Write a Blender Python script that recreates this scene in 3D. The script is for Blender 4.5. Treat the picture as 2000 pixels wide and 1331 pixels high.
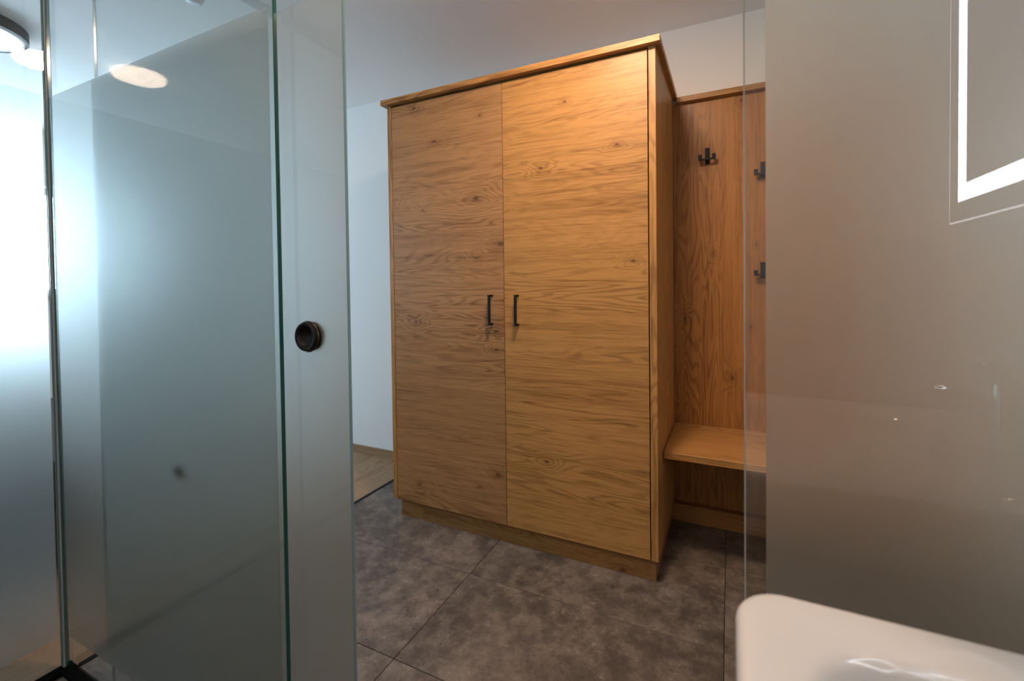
import bpy, bmesh, math, random
from mathutils import Vector, Matrix
random.seed(7)
for o in list(bpy.data.objects): bpy.data.objects.remove(o)
S = bpy.context.scene
COL = S.collection

# ------------------------------------------------------------------ camera
YAW, PITCH, ROLL = math.radians(-25.6721), math.radians(-1.0801), math.radians(-0.7027)
FPX, CX, CY = 881.8557, 1001.1436, 573.1714
CAM_H = 1.2
fw = Vector((math.sin(YAW)*math.cos(PITCH), math.cos(YAW)*math.cos(PITCH), math.sin(PITCH)))
rt = Vector((math.cos(YAW), -math.sin(YAW), 0)); up = rt.cross(fw)
r2 = rt*math.cos(ROLL)+up*math.sin(ROLL); u2 = up*math.cos(ROLL)-rt*math.sin(ROLL)
cd = bpy.data.cameras.new('camera'); cam = bpy.data.objects.new('camera', cd); COL.objects.link(cam)
cam.matrix_world = Matrix(((r2.x,u2.x,-fw.x,0),(r2.y,u2.y,-fw.y,0),(r2.z,u2.z,-fw.z,CAM_H),(0,0,0,1)))
cd.sensor_width = 36; cd.sensor_fit = 'HORIZONTAL'; cd.lens = FPX/2000*36
cd.shift_x = -(CX-1000)/2000; cd.shift_y = (CY-665.5)/2000
cd.clip_start = .02
cd.dof.use_dof = True; cd.dof.focus_distance = 2.0; cd.dof.aperture_fstop = 5.0
S.camera = cam

# ------------------------------------------------------------------ world, daylight, exposure
SKY = (.60, .81, 1.0); SKY_STRENGTH = 17.0
W = bpy.data.worlds.new('overcast_sky'); S.world = W; W.use_nodes = True
bg = W.node_tree.nodes['Background']; bg.inputs[0].default_value = (*SKY, 1); bg.inputs[1].default_value = SKY_STRENGTH
# dimensions measured from the photograph (metres)
XA, YB = -1.8959, .6466            # planes of the side panel and of the front glass wall
F, WY, CEIL = 1.8309, 2.4471, 2.4827
X0, X1, Y0 = -5.0, 1.30, -1.60     # outer room
XR = .50                           # bathroom right wall
XTH = -1.8775                      # threshold between tile and wood
WIN = (-.90, 2.30, 1.15, 2.04)       # window opening y0,y1,z0,z1
pl = bpy.data.lights.new('window_portal','AREA'); pl.shape='RECTANGLE'; pl.size=WIN[3]-WIN[2]; pl.size_y=WIN[1]-WIN[0]
pl.cycles.is_portal = True
po = bpy.data.objects.new('window_portal', pl); COL.objects.link(po)
po.location = (X0-.16,(WIN[0]+WIN[1])/2,(WIN[2]+WIN[3])/2); po.rotation_euler = (0,-math.pi/2,0)
LAMP_COL = (1.0,.735,.535); LAMP_STRENGTH = 145.0; BATH_STRENGTH = 47.0
C_=S.cycles; C_.use_light_tree=False; C_.max_bounces=7; C_.diffuse_bounces=4; C_.glossy_bounces=4; C_.transmission_bounces=6; C_.transparent_max_bounces=16
C_.caustics_reflective=False; C_.sample_clamp_indirect=40
S.view_settings.view_transform='Standard'; S.view_settings.look='None'
S.view_settings.exposure = 0.0; S.view_settings.gamma = 1.0; S.view_settings.use_curve_mapping = False

# ------------------------------------------------------------------ helpers
def tag(o, label=None, cat=None, kind=None, group=None):
    if label: o['label']=label
    if cat: o['category']=cat
    if kind: o['kind']=kind
    if group: o['group']=group
    return o
def empty(name, loc, label, cat, group=None):
    o = bpy.data.objects.new(name,None); o.location=loc; o.empty_display_size=.1; COL.objects.link(o)
    return tag(o,label,cat,None,group)
def rootloc(o):
    v=Vector((0,0,0))
    while o is not None: v+=o.location; o=o.parent
    return v
def link(name, me, mats, parent=None, loc=None, smooth=False):
    o=bpy.data.objects.new(name,me); COL.objects.link(o)
    if not isinstance(mats,(list,tuple)): mats=[mats]
    if len(me.materials)==0:
        for m in mats: me.materials.append(m)
    if parent is not None: o.parent=parent
    if loc is not None: o.location=loc
    if smooth:
        for p in me.polygons: p.use_smooth=True
    return o
def bm_box(bm, mn, mx, mi=0):
    vs=[bm.verts.new((x,y,z)) for x in (mn[0],mx[0]) for y in (mn[1],mx[1]) for z in (mn[2],mx[2])]
    idx=((0,1,3,2),(4,6,7,5),(0,4,5,1),(2,3,7,6),(0,2,6,4),(1,5,7,3))
    fs=[bm.faces.new([vs[i] for i in f]) for f in idx]
    for f in fs: f.material_index=mi
    return fs
def finish(bm, name, mats, parent=None, smooth=False, bevel=0, seg=1):
    if bevel:
        bmesh.ops.bevel(bm, geom=bm.edges[:], offset=bevel, segments=seg, affect='EDGES', profile=.5)
    bmesh.ops.recalc_face_normals(bm, faces=bm.faces[:])
    me=bpy.data.meshes.new(name)
    # keep mesh data local to the thing's own base point
    if parent is not None:
        bmesh.ops.translate(bm, verts=bm.verts[:], vec=-rootloc(parent))
        loc=(0,0,0)
    else:
        xs=[v.co.x for v in bm.verts]; ys=[v.co.y for v in bm.verts]; zs=[v.co.z for v in bm.verts]
        loc=Vector(((min(xs)+max(xs))/2,(min(ys)+max(ys))/2,min(zs)))
        bmesh.ops.translate(bm, verts=bm.verts[:], vec=-loc)
    bm.to_mesh(me); bm.free()
    return link(name,me,mats,parent,loc,smooth)
def box(name, mn, mx, mat, parent=None, bevel=0, seg=1):
    bm=bmesh.new(); bm_box(bm,mn,mx); return finish(bm,name,mat,parent,False,bevel,seg)
def lathe(bm, prof, c, axis='Z', n=48, mi=0, cap=True):
    """prof: list of (radius, height along axis)"""
    rings=[]
    for r,h in prof:
        ring=[]
        for k in range(n):
            a=2*math.pi*k/n; ca,sa=r*math.cos(a),r*math.sin(a)
            p={'Z':(ca,sa,h),'Y':(ca,h,sa),'X':(h,ca,sa)}[axis]
            ring.append(bm.verts.new((c[0]+p[0],c[1]+p[1],c[2]+p[2])))
        rings.append(ring)
    for a,b in zip(rings,rings[1:]):
        for k in range(n):
            f=bm.faces.new((a[k],a[(k+1)%n],b[(k+1)%n],b[k])); f.material_index=mi
    if cap:
        for q in (rings[0],rings[-1]):
            f=bm.faces.new(q); f.material_index=mi
def tube(bm, pts, r, n=16):
    pts=[Vector(p) for p in pts]; rings=[]
    for i,p in enumerate(pts):
        d=(pts[min(i+1,len(pts)-1)]-pts[max(i-1,0)]).normalized()
        a=d.orthogonal().normalized() if i==0 else (pa-d*pa.dot(d)).normalized()
        pa=a; b=d.cross(a)
        rr=r[i] if isinstance(r,(list,tuple)) else r
        rings.append([bm.verts.new(p+a*rr*math.cos(2*math.pi*k/n)+b*rr*math.sin(2*math.pi*k/n)) for k in range(n)])
    for q,s in zip(rings,rings[1:]):
        for k in range(n): bm.faces.new((q[k],q[(k+1)%n],s[(k+1)%n],s[k]))
    bm.faces.new(rings[0]); bm.faces.new(rings[-1])

# ------------------------------------------------------------------ materials
class NT:
    def __init__(s, name):
        s.m=bpy.data.materials.new(name); s.m.use_nodes=True; s.t=s.m.node_tree; s.t.nodes.clear()
        s.out=s.n('ShaderNodeOutputMaterial')
    def n(s, typ, **kw):
        nd=s.t.nodes.new(typ)
        for k,v in kw.items(): setattr(nd,k,v)
        return nd
    def l(s,a,b): s.t.links.new(a,b)
    def inp(s, sock, v):
        if hasattr(v,'is_output') or isinstance(v,bpy.types.NodeSocket): s.l(v,sock)
        else:
            if isinstance(v,(tuple,list)) and sock.type=='RGBA' and len(v)==3: v=(*v,1)
            sock.default_value=v
    def math(s,op,a,b=0,c=0,clamp=False):
        nd=s.n('ShaderNodeMath',operation=op,use_clamp=clamp)
        s.inp(nd.inputs[0],a); s.inp(nd.inputs[1],b); s.inp(nd.inputs[2],c); return nd.outputs[0]
    def vmath(s,op,a,b=(0,0,0)):
        nd=s.n('ShaderNodeVectorMath',operation=op); s.inp(nd.inputs[0],a); s.inp(nd.inputs[1],b); return nd.outputs[0]
    def noise(s,vec,scale,detail=2,rough=.5,dist=0):
        nd=s.n('ShaderNodeTexNoise'); s.l(vec,nd.inputs['Vector'])
        for k,v in (('Scale',scale),('Detail',detail),('Roughness',rough),('Distortion',dist)): nd.inputs[k].default_value=v
        return nd.outputs[0]
    def mix(s,f,a,b,blend='MIX'):
        nd=s.n('ShaderNodeMix',data_type='RGBA',blend_type=blend); s.inp(nd.inputs[0],f); s.inp(nd.inputs[6],a); s.inp(nd.inputs[7],b); return nd.outputs[2]
    def ramp(s,f,lo,hi):
        nd=s.n('ShaderNodeMapRange',interpolation_type='SMOOTHSTEP'); s.inp(nd.inputs[0],f); nd.inputs[1].default_value=lo; nd.inputs[2].default_value=hi; return nd.outputs[0]
    def pbsdf(s,base,rough=.5,metal=0,spec=.5,normal=None,coat=0):
        b=s.n('ShaderNodeBsdfPrincipled'); s.inp(b.inputs['Base Color'],base); s.inp(b.inputs['Roughness'],rough)
        b.inputs['Metallic'].default_value=metal; b.inputs['Specular IOR Level'].default_value=spec
        b.inputs['Coat Weight'].default_value=coat
        if normal is not None: s.l(normal,b.inputs['Normal'])
        return b.outputs[0]
    def bump(s,h,strength,dist=.001):
        b=s.n('ShaderNodeBump'); b.inputs['Strength'].default_value=strength; b.inputs['Distance'].default_value=dist; s.l(h,b.inputs['Height']); return b.outputs[0]
    def done(s,sh): s.l(sh,s.out.inputs[0]); return s.m

def plain(name,c,rough=.5,metal=0,spec=.5,coat=0,grain=0):
    t=NT(name)
    if grain:
        tc=t.n('ShaderNodeTexCoord').outputs['Object']; nz=t.noise(tc,grain,1,.5)
        col=t.mix(t.math('MULTIPLY',nz,.10),c,tuple(x*.75 for x in c))
        return t.done(t.pbsdf(col,rough,metal,spec,None,coat))
    return t.done(t.pbsdf(c,rough,metal,spec,None,coat))

def oak(name, axis, seed, light=(.480,.243,.074), dark=(.170,.069,.017), board=.20, knots=True, rough=.42, world=False):
    """oak veneer: grain runs along `axis`; contour figure, pores, knots, boards glued side by side"""
    t=NT(name)
    if world:
        g=t.n('ShaderNodeNewGeometry').outputs['Position']; oi=t.n('ShaderNodeObjectInfo').outputs['Random']
        cb=t.n('ShaderNodeCombineXYZ'); t.l(t.math('MULTIPLY',oi,37),cb.inputs[0]); t.l(t.math('MULTIPLY',oi,53),cb.inputs[1]); t.l(t.math('MULTIPLY',oi,71),cb.inputs[2])
        co=t.vmath('ADD',g,cb.outputs[0])
    else:
        co=t.vmath('ADD',t.n('ShaderNodeTexCoord').outputs['Object'],(seed*3.17,seed*1.91,seed*2.53))
    sx=t.n('ShaderNodeSeparateXYZ'); t.l(co,sx.inputs[0])
    ai='XYZ'.index(axis); ci={'X':2,'Y':0,'Z':0}[axis]
    across=sx.outputs[ci]
    cell=t.math('FLOOR',t.math('DIVIDE',t.math('ADD',across,t.math('MULTIPLY',t.noise(co,.9,0),.0)),board))
    wn=t.n('ShaderNodeTexWhiteNoise',noise_dimensions='1D'); t.l(cell,wn.inputs['W']); rnd=wn.outputs['Value']
    st=[1,1,1]; st[ai]=.12; off=t.n('ShaderNodeCombineXYZ'); t.l(t.math('MULTIPLY',rnd,9),off.inputs[ai])
    v=t.vmath('ADD',t.vmath('MULTIPLY',co,tuple(st)),off.outputs[0])
    st2=[1,1,1]; st2[ai]=.03; vf=t.vmath('ADD',t.vmath('MULTIPLY',co,tuple(st2)),off.outputs[0])
    n1=t.noise(v,5.0,3,.5,.3)
    knot=None; bulge=0
    if knots:
        kc=t.n('ShaderNodeCombineXYZ'); t.l(t.math('MULTIPLY',sx.outputs[ai],.62),kc.inputs[0]); t.l(across,kc.inputs[1]); kv=kc.outputs[0]
        vo=t.n('ShaderNodeTexVoronoi',feature='F1',voronoi_dimensions='2D'); t.l(kv,vo.inputs['Vector']); vo.inputs['Scale'].default_value=4.6
        d=vo.outputs['Distance']; sel=t.n('ShaderNodeSeparateColor'); t.l(vo.outputs['Color'],sel.inputs[0])
        pick=t.math('GREATER_THAN',sel.outputs[0],.60)
        d=t.math('MULTIPLY',d,t.math('MULTIPLY_ADD',sel.outputs[1],1.1,.75))
        bulge=t.math('MULTIPLY',t.math('MULTIPLY',t.ramp(d,.36,.0),pick),.09)
        knot=t.math('MULTIPLY',t.ramp(d,.048,.016),pick)
        halo=t.math('MULTIPLY',t.ramp(d,.22,.02),pick)
    ring=t.math('ADD',n1,bulge)
    sn=t.math('SINE',t.math('MULTIPLY',ring,190))
    fig=t.ramp(t.math('MULTIPLY_ADD',sn,.5,.5),.35,1.0)
    figmask=t.ramp(t.noise(v,2.6,1,.5),.42,.62)
    fine=t.noise(vf,230,3,.7); streak=t.noise(vf,40,4,.7)
    f=t.math('ADD',t.math('MULTIPLY',t.math('MULTIPLY',fig,t.math('MULTIPLY_ADD',figmask,.75,.25)),.46),t.math('MULTIPLY',t.ramp(fine,.46,.62),.30))
    f=t.math('ADD',f,t.math('MULTIPLY',t.ramp(streak,.40,.68),.34))
    f=t.math('ADD',f,t.math('MULTIPLY_ADD',rnd,.20,-.16))
    if knots: f=t.math('ADD',f,t.math('MULTIPLY',halo,.28))
    f=t.math('ADD',f,0,clamp=True)
    col=t.mix(f,light,dark)
    if knots: col=t.mix(t.math('MULTIPLY',knot,.72),col,(.075,.03,.012))
    nm=t.bump(t.math('ADD',fine,t.math('MULTIPLY',fig,.3)),.18,.0006)
    return t.done(t.pbsdf(col,rough,0,.35,nm))

def tile_mat():
    t=NT('concrete_look_vinyl_tile')
    g=t.n('ShaderNodeNewGeometry').outputs['Position']; oi=t.n('ShaderNodeObjectInfo').outputs['Random']
    cb=t.n('ShaderNodeCombineXYZ')
    for i,k in enumerate((31,47,19)): t.l(t.math('MULTIPLY',oi,k),cb.inputs[i])
    co=t.vmath('ADD',g,cb.outputs[0])
    big=t.noise(co,3.2,5,.70,.1); mid=t.noise(co,13,6,.74,.1); sm=t.noise(co,70,4,.75,0)
    f=t.math('ADD',t.math('MULTIPLY',t.ramp(big,.38,.64),.50),t.math('MULTIPLY',t.ramp(mid,.40,.62),.50))
    col=t.mix(f,(.076,.058,.046),(.205,.162,.131))
    spk=t.math('MULTIPLY',t.ramp(sm,.54,.64),t.ramp(mid,.50,.60))
    col=t.mix(t.math('MULTIPLY',spk,.6),col,(.36,.30,.25))
    dk=t.math('MULTIPLY',t.ramp(sm,.46,.36),t.ramp(mid,.50,.42))
    col=t.mix(t.math('MULTIPLY',dk,.75),col,(.040,.030,.024))
    nm=t.bump(t.math('ADD',mid,sm),.12,.002)
    return t.done(t.pbsdf(col,.50,0,.35,nm))

def glass_mat(name,tint):
    t=NT(name); g=t.n('ShaderNodeNewGeometry')
    dp=t.n('ShaderNodeVectorMath',operation='DOT_PRODUCT'); t.l(g.outputs['Normal'],dp.inputs[0]); t.l(g.outputs['Incoming'],dp.inputs[1])
    c=t.math('SUBTRACT',1,t.math('ABSOLUTE',dp.outputs['Value']))
    fr=t.math('MULTIPLY_ADD',t.math('POWER',c,5),.938,.062,clamp=True)
    tr=t.n('ShaderNodeBsdfTransparent'); tr.inputs[0].default_value=(*tint,1)
    gl=t.n('ShaderNodeBsdfGlossy'); gl.inputs['Roughness'].default_value=0.0; gl.inputs[0].default_value=(1,1,1,1)
    mx=t.n('ShaderNodeMixShader'); t.l(fr,mx.inputs[0]); t.l(tr.outputs[0],mx.inputs[1]); t.l(gl.outputs[0],mx.inputs[2])
    return t.done(mx.outputs[0])
def frost_mats():
    t=NT('etched_glass_smooth_face'); r0=t.n('ShaderNodeBsdfRefraction'); r0.inputs['Roughness'].default_value=0; r0.inputs['IOR'].default_value=1.42
    a=t.done(r0.outputs[0])
    t=NT('etched_glass_satin_face')
    co=t.n('ShaderNodeTexCoord').outputs['Object']; nz=t.noise(co,420,2,.6)
    c=t.mix(nz,(.91,.965,.955),(.97,1,.99))
    rf=t.n('ShaderNodeBsdfRefraction',distribution='BECKMANN'); rf.inputs['Roughness'].default_value=.66; rf.inputs['IOR'].default_value=1.42; t.l(c,rf.inputs[0])
    tl=t.n('ShaderNodeBsdfTranslucent'); t.l(c,tl.inputs[0])
    df=t.n('ShaderNodeBsdfDiffuse'); df.inputs[0].default_value=(.80,.86,.85,1)
    m1=t.n('ShaderNodeMixShader'); m1.inputs[0].default_value=.08; t.l(rf.outputs[0],m1.inputs[1]); t.l(tl.outputs[0],m1.inputs[2])
    m2=t.n('ShaderNodeMixShader'); m2.inputs[0].default_value=.115; t.l(m1.outputs[0],m2.inputs[1]); t.l(df.outputs[0],m2.inputs[2])
    return a,t.done(m2.outputs[0])
def emit(name,c,s):
    t=NT(name); e=t.n('ShaderNodeEmission'); e.inputs[0].default_value=(*c,1); e.inputs[1].default_value=s; return t.done(e.outputs[0])

M_WALL=plain('white_wall_paint',(.84,.84,.83),.85,0,.2,grain=60)
M_CEIL=plain('white_ceiling_paint',(.88,.87,.86),.9,0,.2,grain=50)
M_BATHWALL=plain('pale_bath_wall',(.62,.61,.595),.45,0,.4,grain=12)
M_OAKX=oak('oak_veneer_horizontal','X',1,light=(.415,.214,.084),dark=(.150,.064,.020))
M_OAKX2=oak('oak_veneer_horizontal_two','X',4)
M_OAKZ=oak('oak_veneer_vertical','Z',2,board=.33)
M_OAKEDGE=oak('oak_edge_band','Z',5,board=.5,knots=False)
M_OAKEDGEX=oak('oak_edge_band_horizontal','X',6,board=.5,knots=False)
M_OAKY=oak('oak_veneer_depthwise','Y',8,board=.4,knots=False)
M_OAKPL=oak('oak_plinth','X',11,board=.3,light=(.38,.185,.060))
M_PLANK=oak('oak_floor_plank','Y',3,light=(.33,.20,.11),dark=(.16,.085,.042),board=9,knots=False,rough=.5,world=True)
M_SKIRT=oak('oak_skirting','X',9,light=(.36,.22,.12),dark=(.2,.115,.06),board=.5,knots=False)
M_TILE=tile_mat()
M_GROUT=plain('dark_tile_joint',(.022,.019,.017),.9)
M_BLACK=plain('black_powder_coat',(.008,.008,.009),.55,0,.25)
M_BLACKM=plain('black_anodised_metal',(.010,.009,.008),.45,.3,.3)
M_GAPSHADE=plain('painted_gap_shade',(.02,.012,.008),.9)
M_GLASS=glass_mat('clear_float_glass',(.970,.990,.987))
M_WGLASS=glass_mat('window_glass',(.99,1,1))
M_FROST=frost_mats()
M_EDGE_B=plain('deep_green_glass_edge',(.012,.085,.068),.12,0,.6)
M_EDGE_D=plain('daylit_glass_edge',(.16,.26,.26),.15,0,.6)  # pale bluish because daylight coming through the frost is put into the colour
M_EDGE_C=plain('whitish_ground_glass_edge',(.30,.26,.21),.4,0,.3)
M_SEAL=plain('grey_silicone',(.40,.45,.46),.6,0,.1)
M_CERAMIC=plain('white_glazed_ceramic',(.535,.515,.495),.12,0,.5,coat=.4)
M_CHROME=plain('polished_chrome',(.78,.78,.78),.08,1)
M_WHITE=plain('white_lacquer',(.78,.78,.77),.35)
M_MIRROR=plain('silver_mirror',(.88,.90,.90),.0,1)
M_MEDGE=emit('edge_lit_mirror_rim',(.92,.96,1.0),5.0)
M_LED=emit('cool_white_led_strip',(.82,.90,1.0),14.5)
M_LAMP=emit('warm_lit_hall_diffuser',LAMP_COL,LAMP_STRENGTH)
M_LAMPB=emit('warm_lit_bath_diffuser',LAMP_COL,BATH_STRENGTH)
M_DIFF=plain('opal_diffuser_unlit',(.82,.84,.85),.3)
M_GREYPL=plain('light_grey_plastic',(.55,.56,.56),.4)
M_VAN=plain('taupe_vanity_front',(.20,.175,.15),.45)

# ------------------------------------------------------------------ setting
def struct(o,label,cat): return tag(o,label,cat,'structure')
# floor: a dark joint bed that carries every tile and every plank
floor=box('floor',(X0,Y0,-.08),(X1,WY,-.004),M_GROUT)
struct(floor,'floor of grey-brown stone-look tiles meeting oak planks at a black strip','floor')
TW,TH,J=.9585,.4709,.0022
G1,R1=-.9778,1.5896
cache={}
def slab(name,x0,x1,y0,y1,mat,bev):
    key=(name,round(x1-x0,4),round(y1-y0,4))
    if key not in cache:
        bm=bmesh.new(); w,d=(x1-x0)/2,(y1-y0)/2; bm_box(bm,(-w,-d,-.006),(w,d,0))
        ed=[e for e in bm.edges if all(abs(v.co.z)<1e-6 for v in e.verts)]
        bmesh.ops.bevel(bm,geom=ed,offset=bev,segments=1,affect='EDGES',profile=.5)
        bmesh.ops.recalc_face_normals(bm,faces=bm.faces[:])
        me=bpy.data.meshes.new(name); bm.to_mesh(me); bm.free(); me.materials.append(mat); cache[key]=me
    o=bpy.data.objects.new(name,cache[key]); COL.objects.link(o); o.parent=floor
    o.location=Vector(((x0+x1)/2,(y0+y1)/2,0))-floor.location
    return o
xt0=XTH+.009
for i in range(-2,4):
    for j in range(-9,4):
        a,b=max(G1+i*TW+J/2,xt0),min(G1+(i+1)*TW-J/2,X1); c,d=max(R1+j*TH+J/2,Y0),min(R1+(j+1)*TH-J/2,WY)
        if b-a>.01 and d-c>.01: slab('tile',round(a,4),round(b,4),round(c,4),round(d,4),M_TILE,.0012)
PW=.195; xp1=XTH-.009; k=0
while xp1-k*PW>X0:
    b=xp1-k*PW; a=max(b-PW+.0015,X0); ys=Y0-((k*.53)%1.3)
    y=ys
    while y<WY:
        c,d=max(y,Y0),min(y+1.3-.0015,WY)
        if d-c>.02 and b-a>.02: slab('plank',round(a,4),round(b,4),round(c,4),round(d,4),M_PLANK,.0012)
        y+=1.3
    k+=1
struct(box('trim_1',(XTH-.008,YB+.03,-.004),(XTH+.008,WY,.003),M_BLACK),'thin black metal strip between the tiles and the wooden floor','floor strip')
struct(box('ceiling',(X0,Y0,CEIL),(X1,WY,CEIL+.1),M_CEIL),'plain white ceiling over the hall and bathroom','ceiling')
struct(box('wall_back',(X0-.2,WY,-.08),(X1+.1,WY+.1,CEIL+.1),M_WALL),'white wall behind the oak wardrobe','wall')
struct(box('wall_front',(X0-.2,Y0-.1,-.08),(X1+.1,Y0,CEIL+.1),M_BATHWALL),'grey wall behind the camera','wall')
struct(box('wall_right',(XR,Y0,-.08),(X1,YB+.012,CEIL),M_BATHWALL),'grey bathroom wall that carries the lit mirror','wall')
struct(box('wall_hall',(X1,Y0,-.08),(X1+.1,WY,CEIL+.1),M_WALL),'white end wall of the hall behind the right frosted panel','wall')
struct(box('wall_side',(XA-.1,Y0,-.004),(XA,-.92,CEIL),M_BATHWALL),'short grey wall where the left glass panel ends','wall')
# window wall with a real opening
bm=bmesh.new(); wx0,wx1=X0-.2,X0
bm_box(bm,(wx0,Y0,-.08),(wx1,WIN[0],CEIL+.1)); bm_box(bm,(wx0,WIN[1],-.08),(wx1,WY,CEIL+.1))
bm_box(bm,(wx0,WIN[0],-.08),(wx1,WIN[1],WIN[2])); bm_box(bm,(wx0,WIN[0],WIN[3]),(wx1,WIN[1],CEIL+.1))
struct(finish(bm,'wall_left',M_WALL),'white far wall with the bright window behind the left frosted panel','wall')
win=empty('window_1',(X0-.1,(WIN[0]+WIN[1])/2,WIN[2]),'bright window glowing through the left frosted panel','window'); win['kind']='structure'
fwid=.06
for nm,a,b in (('frame_stile',(WIN[0],WIN[2]),(WIN[0]+fwid,WIN[3])),('frame_stile',(WIN[1]-fwid,WIN[2]),(WIN[1],WIN[3])),
               ('frame_stile',((WIN[0]+WIN[1])/2-.04,WIN[2]+fwid),((WIN[0]+WIN[1])/2+.04,WIN[3]-fwid)),
               ('frame_rail',(WIN[0]+fwid,WIN[2]),(WIN[1]-fwid,WIN[2]+fwid)),('frame_rail',(WIN[0]+fwid,WIN[3]-fwid),(WIN[1]-fwid,WIN[3]))):
    box(nm,(X0-.13,a[0],a[1]),(X0-.07,b[0],b[1]),M_WHITE,win)
ym=(WIN[0]+WIN[1])/2
for a,b in ((WIN[0]+fwid,ym-.04),(ym+.04,WIN[1]-fwid)):
    box('pane',(X0-.104,a,WIN[2]+fwid),(X0-.098,b,WIN[3]-fwid),M_WGLASS,win)
box('window_sill',(X0-.07,WIN[0],WIN[2]-.0),(X0+.03,WIN[1],WIN[2]+.025),M_WHITE,win)
struct(box('baseboard_back',(X0,WY-.014,0),(-1.60,WY,.054),M_SKIRT),'low oak skirting board along the white wall left of the wardrobe','skirting board')

# ------------------------------------------------------------------ wardrobe
L,R_,SEAM,ZB,ZT,ZTOP=-1.5823,-.2555,-.9229,.0956,2.1203,2.146
wd=empty('wardrobe',((L+R_)/2,F,0),'tall two-door oak wardrobe with black bar handles against the white wall','wardrobe')
BK=WY-.008
box('side_panel',(L,F,ZB),(L+.0251,BK,ZT),M_OAKEDGE,wd,.0008)
box('side_panel',(R_-.0270,F,ZB),(R_,BK,ZT),M_OAKZ,wd,.0008)
box('bottom_panel',(L+.0251,F+.024,ZB),(R_-.027,BK,ZB+.019),M_OAKX,wd)
box('back_panel',(L+.0251,BK-.008,ZB),(R_-.027,BK,ZT),M_OAKZ,wd)
box('gap_shade_strip',(L+.026,F+.023,ZT-.03),(R_-.028,F+.06,ZT),M_GAPSHADE,wd)  # solid dark strip standing in for the shade in the gap above the doors
box('top_board',(L-.0201,F-.0281,ZT),(R_+.0201,BK,ZTOP),M_OAKEDGEX,wd,.001)
pb=box('plinth',(L+.0285,F+.0295,0),(R_-.0134,BK-.02,ZB),M_OAKPL,wd)
def bar_handle(parent,x,z0,z1):
    bm=bmesh.new()
    bm_box(bm,(x-.0048,F-.034,z0),(x+.0048,F-.024,z1)); 
    bm_box(bm,(x-.0048,F-.026,z0),(x+.0048,F-.0005,z0+.0095)); bm_box(bm,(x-.0048,F-.026,z1-.0095),(x+.0048,F-.0005,z1))
    o=finish(bm,'bar_handle',M_BLACK,parent); o['label']='slim black bar handle'
dl=box('door',(L+.0278,F,ZB+.001),(SEAM-.0016,F+.020,ZT-.009),M_OAKX,wd,.0008)
dr=box('door',(SEAM+.0012,F,ZB+.001),(R_-.0315,F+.020,ZT-.009),M_OAKX2,wd,.0008)
bar_handle(dl,-.9858,1.0165,1.1555); bar_handle(dr,-.8540,1.0165,1.1555)

# ------------------------------------------------------------------ coat rack with bench
XE=.80; ZBN=.487
cr=empty('hall_bench',(( R_+XE)/2,2.2,0),'oak coat panel with black hooks and bench seat right of the wardrobe','coat rack')
PY=WY-.018
box('back_panel',(R_+.002,PY,.085),(XE,WY-.002,2.0965),oak('oak_coat_panel','Z',13,light=(.42,.185,.050),dark=(.18,.070,.016),board=.30),cr)
box('top_trim',(R_+.0205,PY-.030,2.0965),(XE+.004,WY-.002,2.1225),M_OAKEDGEX,cr,.001)
box('seat',(R_+.002,1.977,ZBN-.028),(XE,PY-.0005,ZBN),oak('oak_seat_board','X',15,board=.24),cr,.0012)
box('plinth',(R_-.0125,2.392,0),(XE-.03,PY,.085),M_OAKPL,cr)
box('seat_support',(XE-.025,1.99,0),(XE,PY-.0005,ZBN-.0285),M_OAKZ,cr)
def coat_hook(x,z,label):
    # z: top of the upright
    h=empty('hook',Vector((x,PY,z-.07))-cr.location,None,None); h.parent=cr; h['label']=label
    box('hook_upright',(x-.0100,PY-.013,z-.075),(x+.0100,PY-.0003,z),M_BLACK,h,.0012)
    bm=bmesh.new(); zz=z-.060
    bm_box(bm,(x-.0085,PY-.034,zz-.004),(x+.0085,PY-.012,zz+.004))
    bm_box(bm,(x-.038,PY-.040,zz-.004),(x+.038,PY-.032,zz+.004))
    for s in (-1,1): bm_box(bm,(x+s*.0305-.0085,PY-.043,zz+.003),(x+s*.0305+.0085,PY-.033,zz+.022))
    finish(bm,'hook_prongs',M_BLACK,h)
coat_hook(-.0965,1.858,'black double coat hook nearest the wardrobe')
coat_hook(.1425,1.760,'upper black coat hook cut by the frosted panel edge')
coat_hook(.1415,1.292,'lower black coat hook cut by the frosted panel edge')

# ------------------------------------------------------------------ glass
FZ0,FZ1=.106,1.802; GTOP=2.452
def pane_box(name,mn,mx,edge,parent,normal_axis,bev=.0012):
    bm=bmesh.new(); bm_box(bm,mn,mx)
    bmesh.ops.bevel(bm,geom=bm.edges[:],offset=bev,segments=1,affect='EDGES')
    bmesh.ops.recalc_face_normals(bm,faces=bm.faces[:])
    for f in bm.faces:
        f.material_index=0 if abs(f.normal[normal_axis])>.99 else 1
    return finish(bm,name,[M_GLASS,edge],parent)
def film(parent,axis,pos,a0,a1,z0,z1,sign):
    """etched layer inside the pane: smooth face towards the bathroom, satin face 0.4 mm behind it; sign = direction away from the bathroom"""
    bm=bmesh.new(); t=.0004
    mn,mx=((a0,min(pos,pos+sign*t),z0),(a1,max(pos,pos+sign*t),z1)) if axis=='y' else ((min(pos,pos+sign*t),a0,z0),(max(pos,pos+sign*t),a1,z1))
    bm_box(bm,mn,mx); bmesh.ops.recalc_face_normals(bm,faces=bm.faces[:]); ai=1 if axis=='y' else 0
    for f in bm.faces: f.material_index=1 if f.normal[ai]*sign>.5 else 0
    o=finish(bm,'frosted_zone',list(M_FROST),parent); o['label']='satin frosted zone of the glass'; return o
M_CHAN=plain('matt_black_channel',(.004,.004,.004),.9,0,.05)
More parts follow.
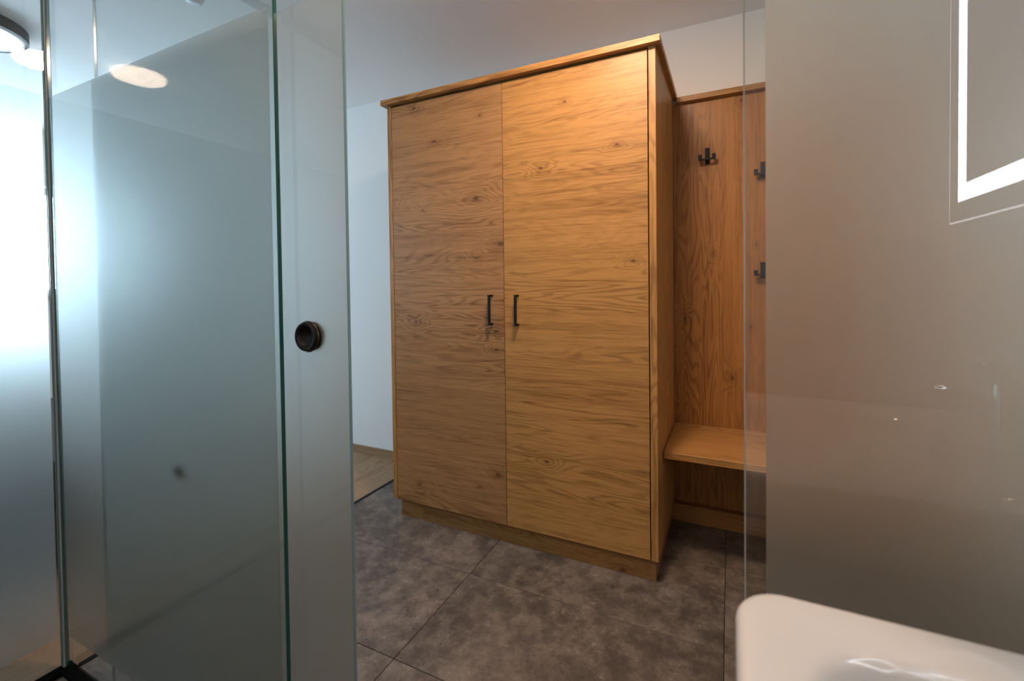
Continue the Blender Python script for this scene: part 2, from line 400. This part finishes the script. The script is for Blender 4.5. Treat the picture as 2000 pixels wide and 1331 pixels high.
def channel(parent,mn,mx):
    o=box('bottom_channel',mn,mx,M_CHAN,parent,.001); o['label']='low black channel holding the glass'
    return o
# side panel (plane x = XA), runs towards the camera
ga=empty('glass_panel',(XA,-.15,0),'left frosted glass side panel in front of the bright window','glass panel')
pane_box('pane',(XA-.010,-.91,.008),(XA,YB-.004,GTOP),M_EDGE_D,ga,0)
film(ga,'x',XA-.0090,-.9095,YB-.010,FZ0,FZ1,-1)
bm=bmesh.new(); bm_box(bm,(XA-.016,-.91,0),(XA+.0190,YB-.0155,.011)); bm_box(bm,(XA-.016,YB-.0155,0),(XA+.0038,YB+.020,.011))
o=finish(bm,'bottom_channel',M_CHAN,ga); o['label']='low black channel holding the glass'
box('corner_seal',(XA-.010,YB-.0035,.008),(XA+.0030,YB+.010,GTOP),M_SEAL,ga)
# fixed front panel
XBR=-.8596
gb=empty('glass_panel',((XA+XBR)/2,YB,0),'fixed frosted glass panel with dark green edge, in front of the sliding door','glass panel')
pane_box('pane',(XA+.0042,YB,.008),(XBR,YB+.010,GTOP),M_EDGE_B,gb,1)
film(gb,'y',YB+.0090,XA+.0045,-.888,FZ0,FZ1,1)
channel(gb,(XA+.0040,YB-.015,0),(XBR,YB+.020,.011))
# sliding door behind it
DY=YB+.026; DXL,DXR=-1.668,-.6905
gd=empty('sliding_door',((DXL+DXR)/2,DY,0),'frosted glass sliding door with round black recessed pull','sliding door')
pane_box('pane',(DXL,DY,.014),(DXR,DY+.008,GTOP-.01),M_EDGE_D,gd,1)
film(gd,'y',DY+.0070,DXL+.004,DXR-.006,FZ0,FZ1,1)
hx,hz=-.8040,1.0957
pull=empty('round_pull',Vector((hx,DY,hz))-gd.location,None,None); pull.parent=gd; pull['label']='round black cup pull handle'
bm=bmesh.new()
lathe(bm,[(.0300,-.0003),(.0305,-.0030),(.0310,-.0075),(.0300,-.0100),(.0285,-.0106),(.0245,-.0104),(.0228,-.0085),(.0222,-.0012),(.0001,-.0010)],(hx,DY,hz),'Y',64,cap=False)
o=finish(bm,'cup',M_BLACKM,pull,True)
bm=bmesh.new(); lathe(bm,[(.0328,-.0002),(.0332,-.0022),(.0318,-.0036),(.0300,-.0036)],(hx,DY,hz),'Y',64,cap=False)
finish(bm,'rim_ring',plain('bronze_tinted_metal',(.10,.075,.05),.25,.9),pull,True)
bm=bmesh.new(); lathe(bm,[(.0001,.0152),(.022,.0150),(.0285,.0186),(.0305,.0160),(.0305,.0083)],(hx,DY,hz),'Y',64,cap=False)
finish(bm,'rear_cup',M_BLACKM,pull,True)
bm=bmesh.new(); lathe(bm,[(.012,0),(.016,.004),(.016,.020),(.012,.024)],(-1.300,DY+.0085,.722),'Y',32)
finish(bm,'door_bumper',M_BLACK,gd,True)
# fixed right panel
gc=empty('glass_panel',(.26,YB,0),'right frosted glass panel above the washbasin','glass panel')
pane_box('pane',(.0165,YB,.008),(XR-.001,YB+.010,GTOP),M_EDGE_C,gc,1,.0016)
film(gc,'y',YB+.0090,.0415,XR-.0015,FZ0,FZ1,1)
channel(gc,(.0165,YB-.015,0),(XR-.001,YB+.020,.011))
# ceiling track for panels and door
tr=empty('ceiling_track',(-.7,YB,GTOP),'black aluminium ceiling track over the glass wall','track')
box('track_profile',(XA-.016,YB-.014,GTOP+.0005),(XR-.001,YB+.050,CEIL-.0005),M_BLACK,tr)
box('track_profile',(XA-.018,-.915,GTOP+.0005),(XA+.012,YB-.0145,CEIL-.0005),M_BLACK,tr)
box('roller_rail',(DXL,DY-.003,GTOP-.010),(DXR,DY+.011,GTOP),M_BLACK,tr)

# ------------------------------------------------------------------ ceiling lights
def round_light(name,x,y,r,h,body,diff,label,rim=.008):
    e=empty(name,(x,y,CEIL-h),label,'ceiling light'); z=CEIL-h
    bm=bmesh.new(); lathe(bm,[(r-rim,z+.004),(r-rim,z),(r-.001,z),(r,z+.001),(r,CEIL-.0005),(r-rim,CEIL-.0005)] if rim>.005 else [(r,CEIL-.012),(r,CEIL-.0005),(r-.02,CEIL-.0005),(r-.02,CEIL-.012)],(x,y,0),'Z',72,cap=False); finish(bm,'housing',body,e,False)
    bm=bmesh.new(); prof=[(r-rim,z+.006)] if rim>.005 else [(r-rim,CEIL-.012),(r-rim,z+.006)]
    prof=prof+[((r-rim)*math.cos(a),z+.002-.004*math.sin(a)) for a in (.15,.5,.9,1.3)]+[(.001,z-.0022)]
    lathe(bm,prof,(x,y,0),'Z',96,cap=False); finish(bm,'diffuser',diff,e,True)
    return e
round_light('ceiling_light',-.395,1.165,.132,.030,M_WHITE,M_LAMP,'warm lit round light on the hall ceiling, mirrored small beside the black-rimmed lamp',.004)
round_light('ceiling_light',-.650,-.190,.132,.034,M_WHITE,M_LAMPB,'warm lit round bathroom light mirrored as an ellipse in the glass',.004)
round_light('ceiling_light',-3.250,.816,.221,.052,M_BLACK,M_DIFF,'unlit round ceiling lamp with a black rim at the upper left',.010)
sd=empty('smoke_detector',(-2.085,1.19,CEIL-.04),'small grey smoke detector on the ceiling, at the top picture edge','smoke detector')
bm=bmesh.new(); lathe(bm,[(.001,CEIL-.044),(.030,CEIL-.042),(.036,CEIL-.034),(.038,CEIL-.02)],(-2.085,1.19,0),'Z',48,cap=False); finish(bm,'cover',M_GREYPL,sd,True)
bm=bmesh.new(); lathe(bm,[(.042,CEIL-.020),(.042,CEIL-.0005)],(-2.085,1.19,0),'Z',48); finish(bm,'base',M_GREYPL,sd,True)

# ------------------------------------------------------------------ dark bed, added to darken what shows through the left panel
M_BED=plain('dark_brown_bed_cover',(.050,.036,.028),.9,0,.1,grain=30)
be=empty('bed',(-3.5,.35,0),'low dark bed added to darken the left frosted panel','bed')
box('bed_base',(-4.75,-.70,.06),(-2.55,1.45,.27),M_BED,be,.01)
box('mattress',(-4.72,-.68,.2705),(-2.58,1.43,.47),M_BED,be,.05,4)
for x in (-4.65,-2.70):
    for y in (-.60,1.35): box('foot',(x,y,0),(x+.06,y+.06,.0595),M_BLACK,be)
# ------------------------------------------------------------------ washbasin, tap, vanity, mirror
BX0,BX1,BY0,BY1,BZ=.0035,XR-.002,-.085,.501,.90
def rrect(x0,x1,y0,y1,rs,n=10):
    """rounded rectangle, counter-clockwise; rs = radii of the corners (x0y0, x1y0, x1y1, x0y1)"""
    pts=[]
    for (cx,cy,a0),r in zip(((x0,y0,180),(x1,y0,270),(x1,y1,0),(x0,y1,90)),rs):
        sx=1 if cx==x0 else -1; sy=1 if cy==y0 else -1
        for k in range(n+1):
            a=math.radians(a0+90*k/n); pts.append((cx+sx*r+r*math.cos(a),cy+sy*r+r*math.sin(a)))
    return pts
wb=empty('washbasin',(.25,.21,BZ-.13),'white ceramic washbasin with rounded corner in the lower right','washbasin')
bm=bmesh.new()
def ring(x0,x1,y0,y1,rs,z): return [bm.verts.new((x,y,z)) for x,y in rrect(x0,x1,y0,y1,rs)]
def inset(d,z,rr=None):
    rs=[max(.002,r-d) for r in (.045,.012,.012,.045)] if rr is None else rr
    return ring(BX0+d,BX1-d,BY0+d,BY1-d,rs,z)
def bowl(d,z,r): return ring(.054+d,.385-d,BY0+.072+d,BY1-.058-d,(r,)*4,z)
rings=[inset(.06,BZ-.125,(.03,)*4),inset(.012,BZ-.118),inset(.002,BZ-.09),inset(0,BZ-.012),inset(.0015,BZ-.005),inset(.005,BZ-.0012),inset(.010,BZ),
       inset(.030,BZ-.0006),bowl(-.010,BZ-.0012,.072),bowl(-.003,BZ-.003,.068),bowl(.003,BZ-.009,.064),bowl(.010,BZ-.025,.060),bowl(.022,BZ-.060,.055),bowl(.036,BZ-.082,.05),bowl(.060,BZ-.094,.045),bowl(.11,BZ-.098,.03)]
for a,b in zip(rings,rings[1:]):
    n=len(a)
    for k in range(n): bm.faces.new((a[k],a[(k+1)%n],b[(k+1)%n],b[k]))
bm.faces.new(rings[0]); bm.faces.new(rings[-1])
finish(bm,'basin',M_CERAMIC,wb,True)
bm=bmesh.new(); lathe(bm,[(.001,BZ-.0925),(.018,BZ-.0925),(.021,BZ-.0945),(.021,BZ-.0985)],(.225,.21,0),'Z',32,cap=False); finish(bm,'drain_cover',M_CHROME,wb,True)
tp=empty('basin_tap',(.435,.21,BZ),'chrome single-lever tap on the washbasin, seen mirrored in the right panel','tap')
bm=bmesh.new(); lathe(bm,[(.026,BZ-.0005),(.026,BZ+.006),(.022,BZ+.010),(.021,BZ+.115),(.018,BZ+.122)],(.435,.21,0),'Z',40); finish(bm,'tap_body',M_CHROME,tp,True)
bm=bmesh.new(); tube(bm,[(.432,.21,BZ+.075),(.39,.21,BZ+.090),(.345,.21,BZ+.095),(.318,.21,BZ+.090),(.308,.21,BZ+.076)],[.014,.013,.012,.0115,.011]); finish(bm,'spout',M_CHROME,tp,True)
bm=bmesh.new(); tube(bm,[(.435,.21,BZ+.120),(.425,.21,BZ+.137),(.385,.21,BZ+.155)],[.011,.009,.006]); finish(bm,'lever',M_CHROME,tp,True)
vn=empty('vanity_unit',(.25,.21,.36),'dark taupe wall-hung vanity under the washbasin','vanity')
box('carcass',(.034,BY0+.012,.36),(XR-.001,BY1-.012,BZ-.126),M_VAN,vn,.001)
for z0,z1 in ((.362,.560),(.564,.772)):
    d=box('drawer_front',(.016,BY0+.012,z0),(.0335,BY1-.012,z1),M_VAN,vn,.001)
    hb=box('bar_handle',(.000,.12,z1-.036),(.0155,.30,z1-.026),M_BLACK,d)
mi=empty('led_mirror',(XR-.03,.21,1.332),'rectangular wall mirror with glowing white light band, mirrored in the right panel','mirror')
MY0,MY1,MZ0,MZ1=-.121,.54,1.332,2.06; MX=XR-.030
box('mirror_housing',(MX+.006,MY0+.03,MZ0+.03),(XR-.0005,MY1-.03,MZ1-.03),M_WHITE,mi)
box('mirror_glass',(MX,MY0,MZ0),(MX+.0055,MY1,MZ1),M_MIRROR,mi,.0008)
bm=bmesh.new(); a,w=.043,.038
for (y0,y1,z0,z1) in ((MY0+a,MY0+a+w,MZ0+a,MZ1-a),(MY1-a-w,MY1-a,MZ0+a,MZ1-a),(MY0+a+w,MY1-a-w,MZ0+a,MZ0+a+w),(MY0+a+w,MY1-a-w,MZ1-a-w,MZ1-a)):
    bm_box(bm,(MX-.0006,y0,z0),(MX+.001,y1,z1))
for (y0,y1,z0,z1) in ((MY0-.0022,MY0,MZ0-.0022,MZ1+.0022),(MY1,MY1+.0022,MZ0-.0022,MZ1+.0022),(MY0,MY1,MZ0-.0022,MZ0),(MY0,MY1,MZ1,MZ1+.0022)):
    b2=bmesh.new(); bm_box(b2,(MX,y0,z0),(MX+.005,y1,z1)); finish(b2,'edge_strip',M_MEDGE,mi)
o=finish(bm,'light_band',M_LED,mi); o['label']='glowing cool white light band'
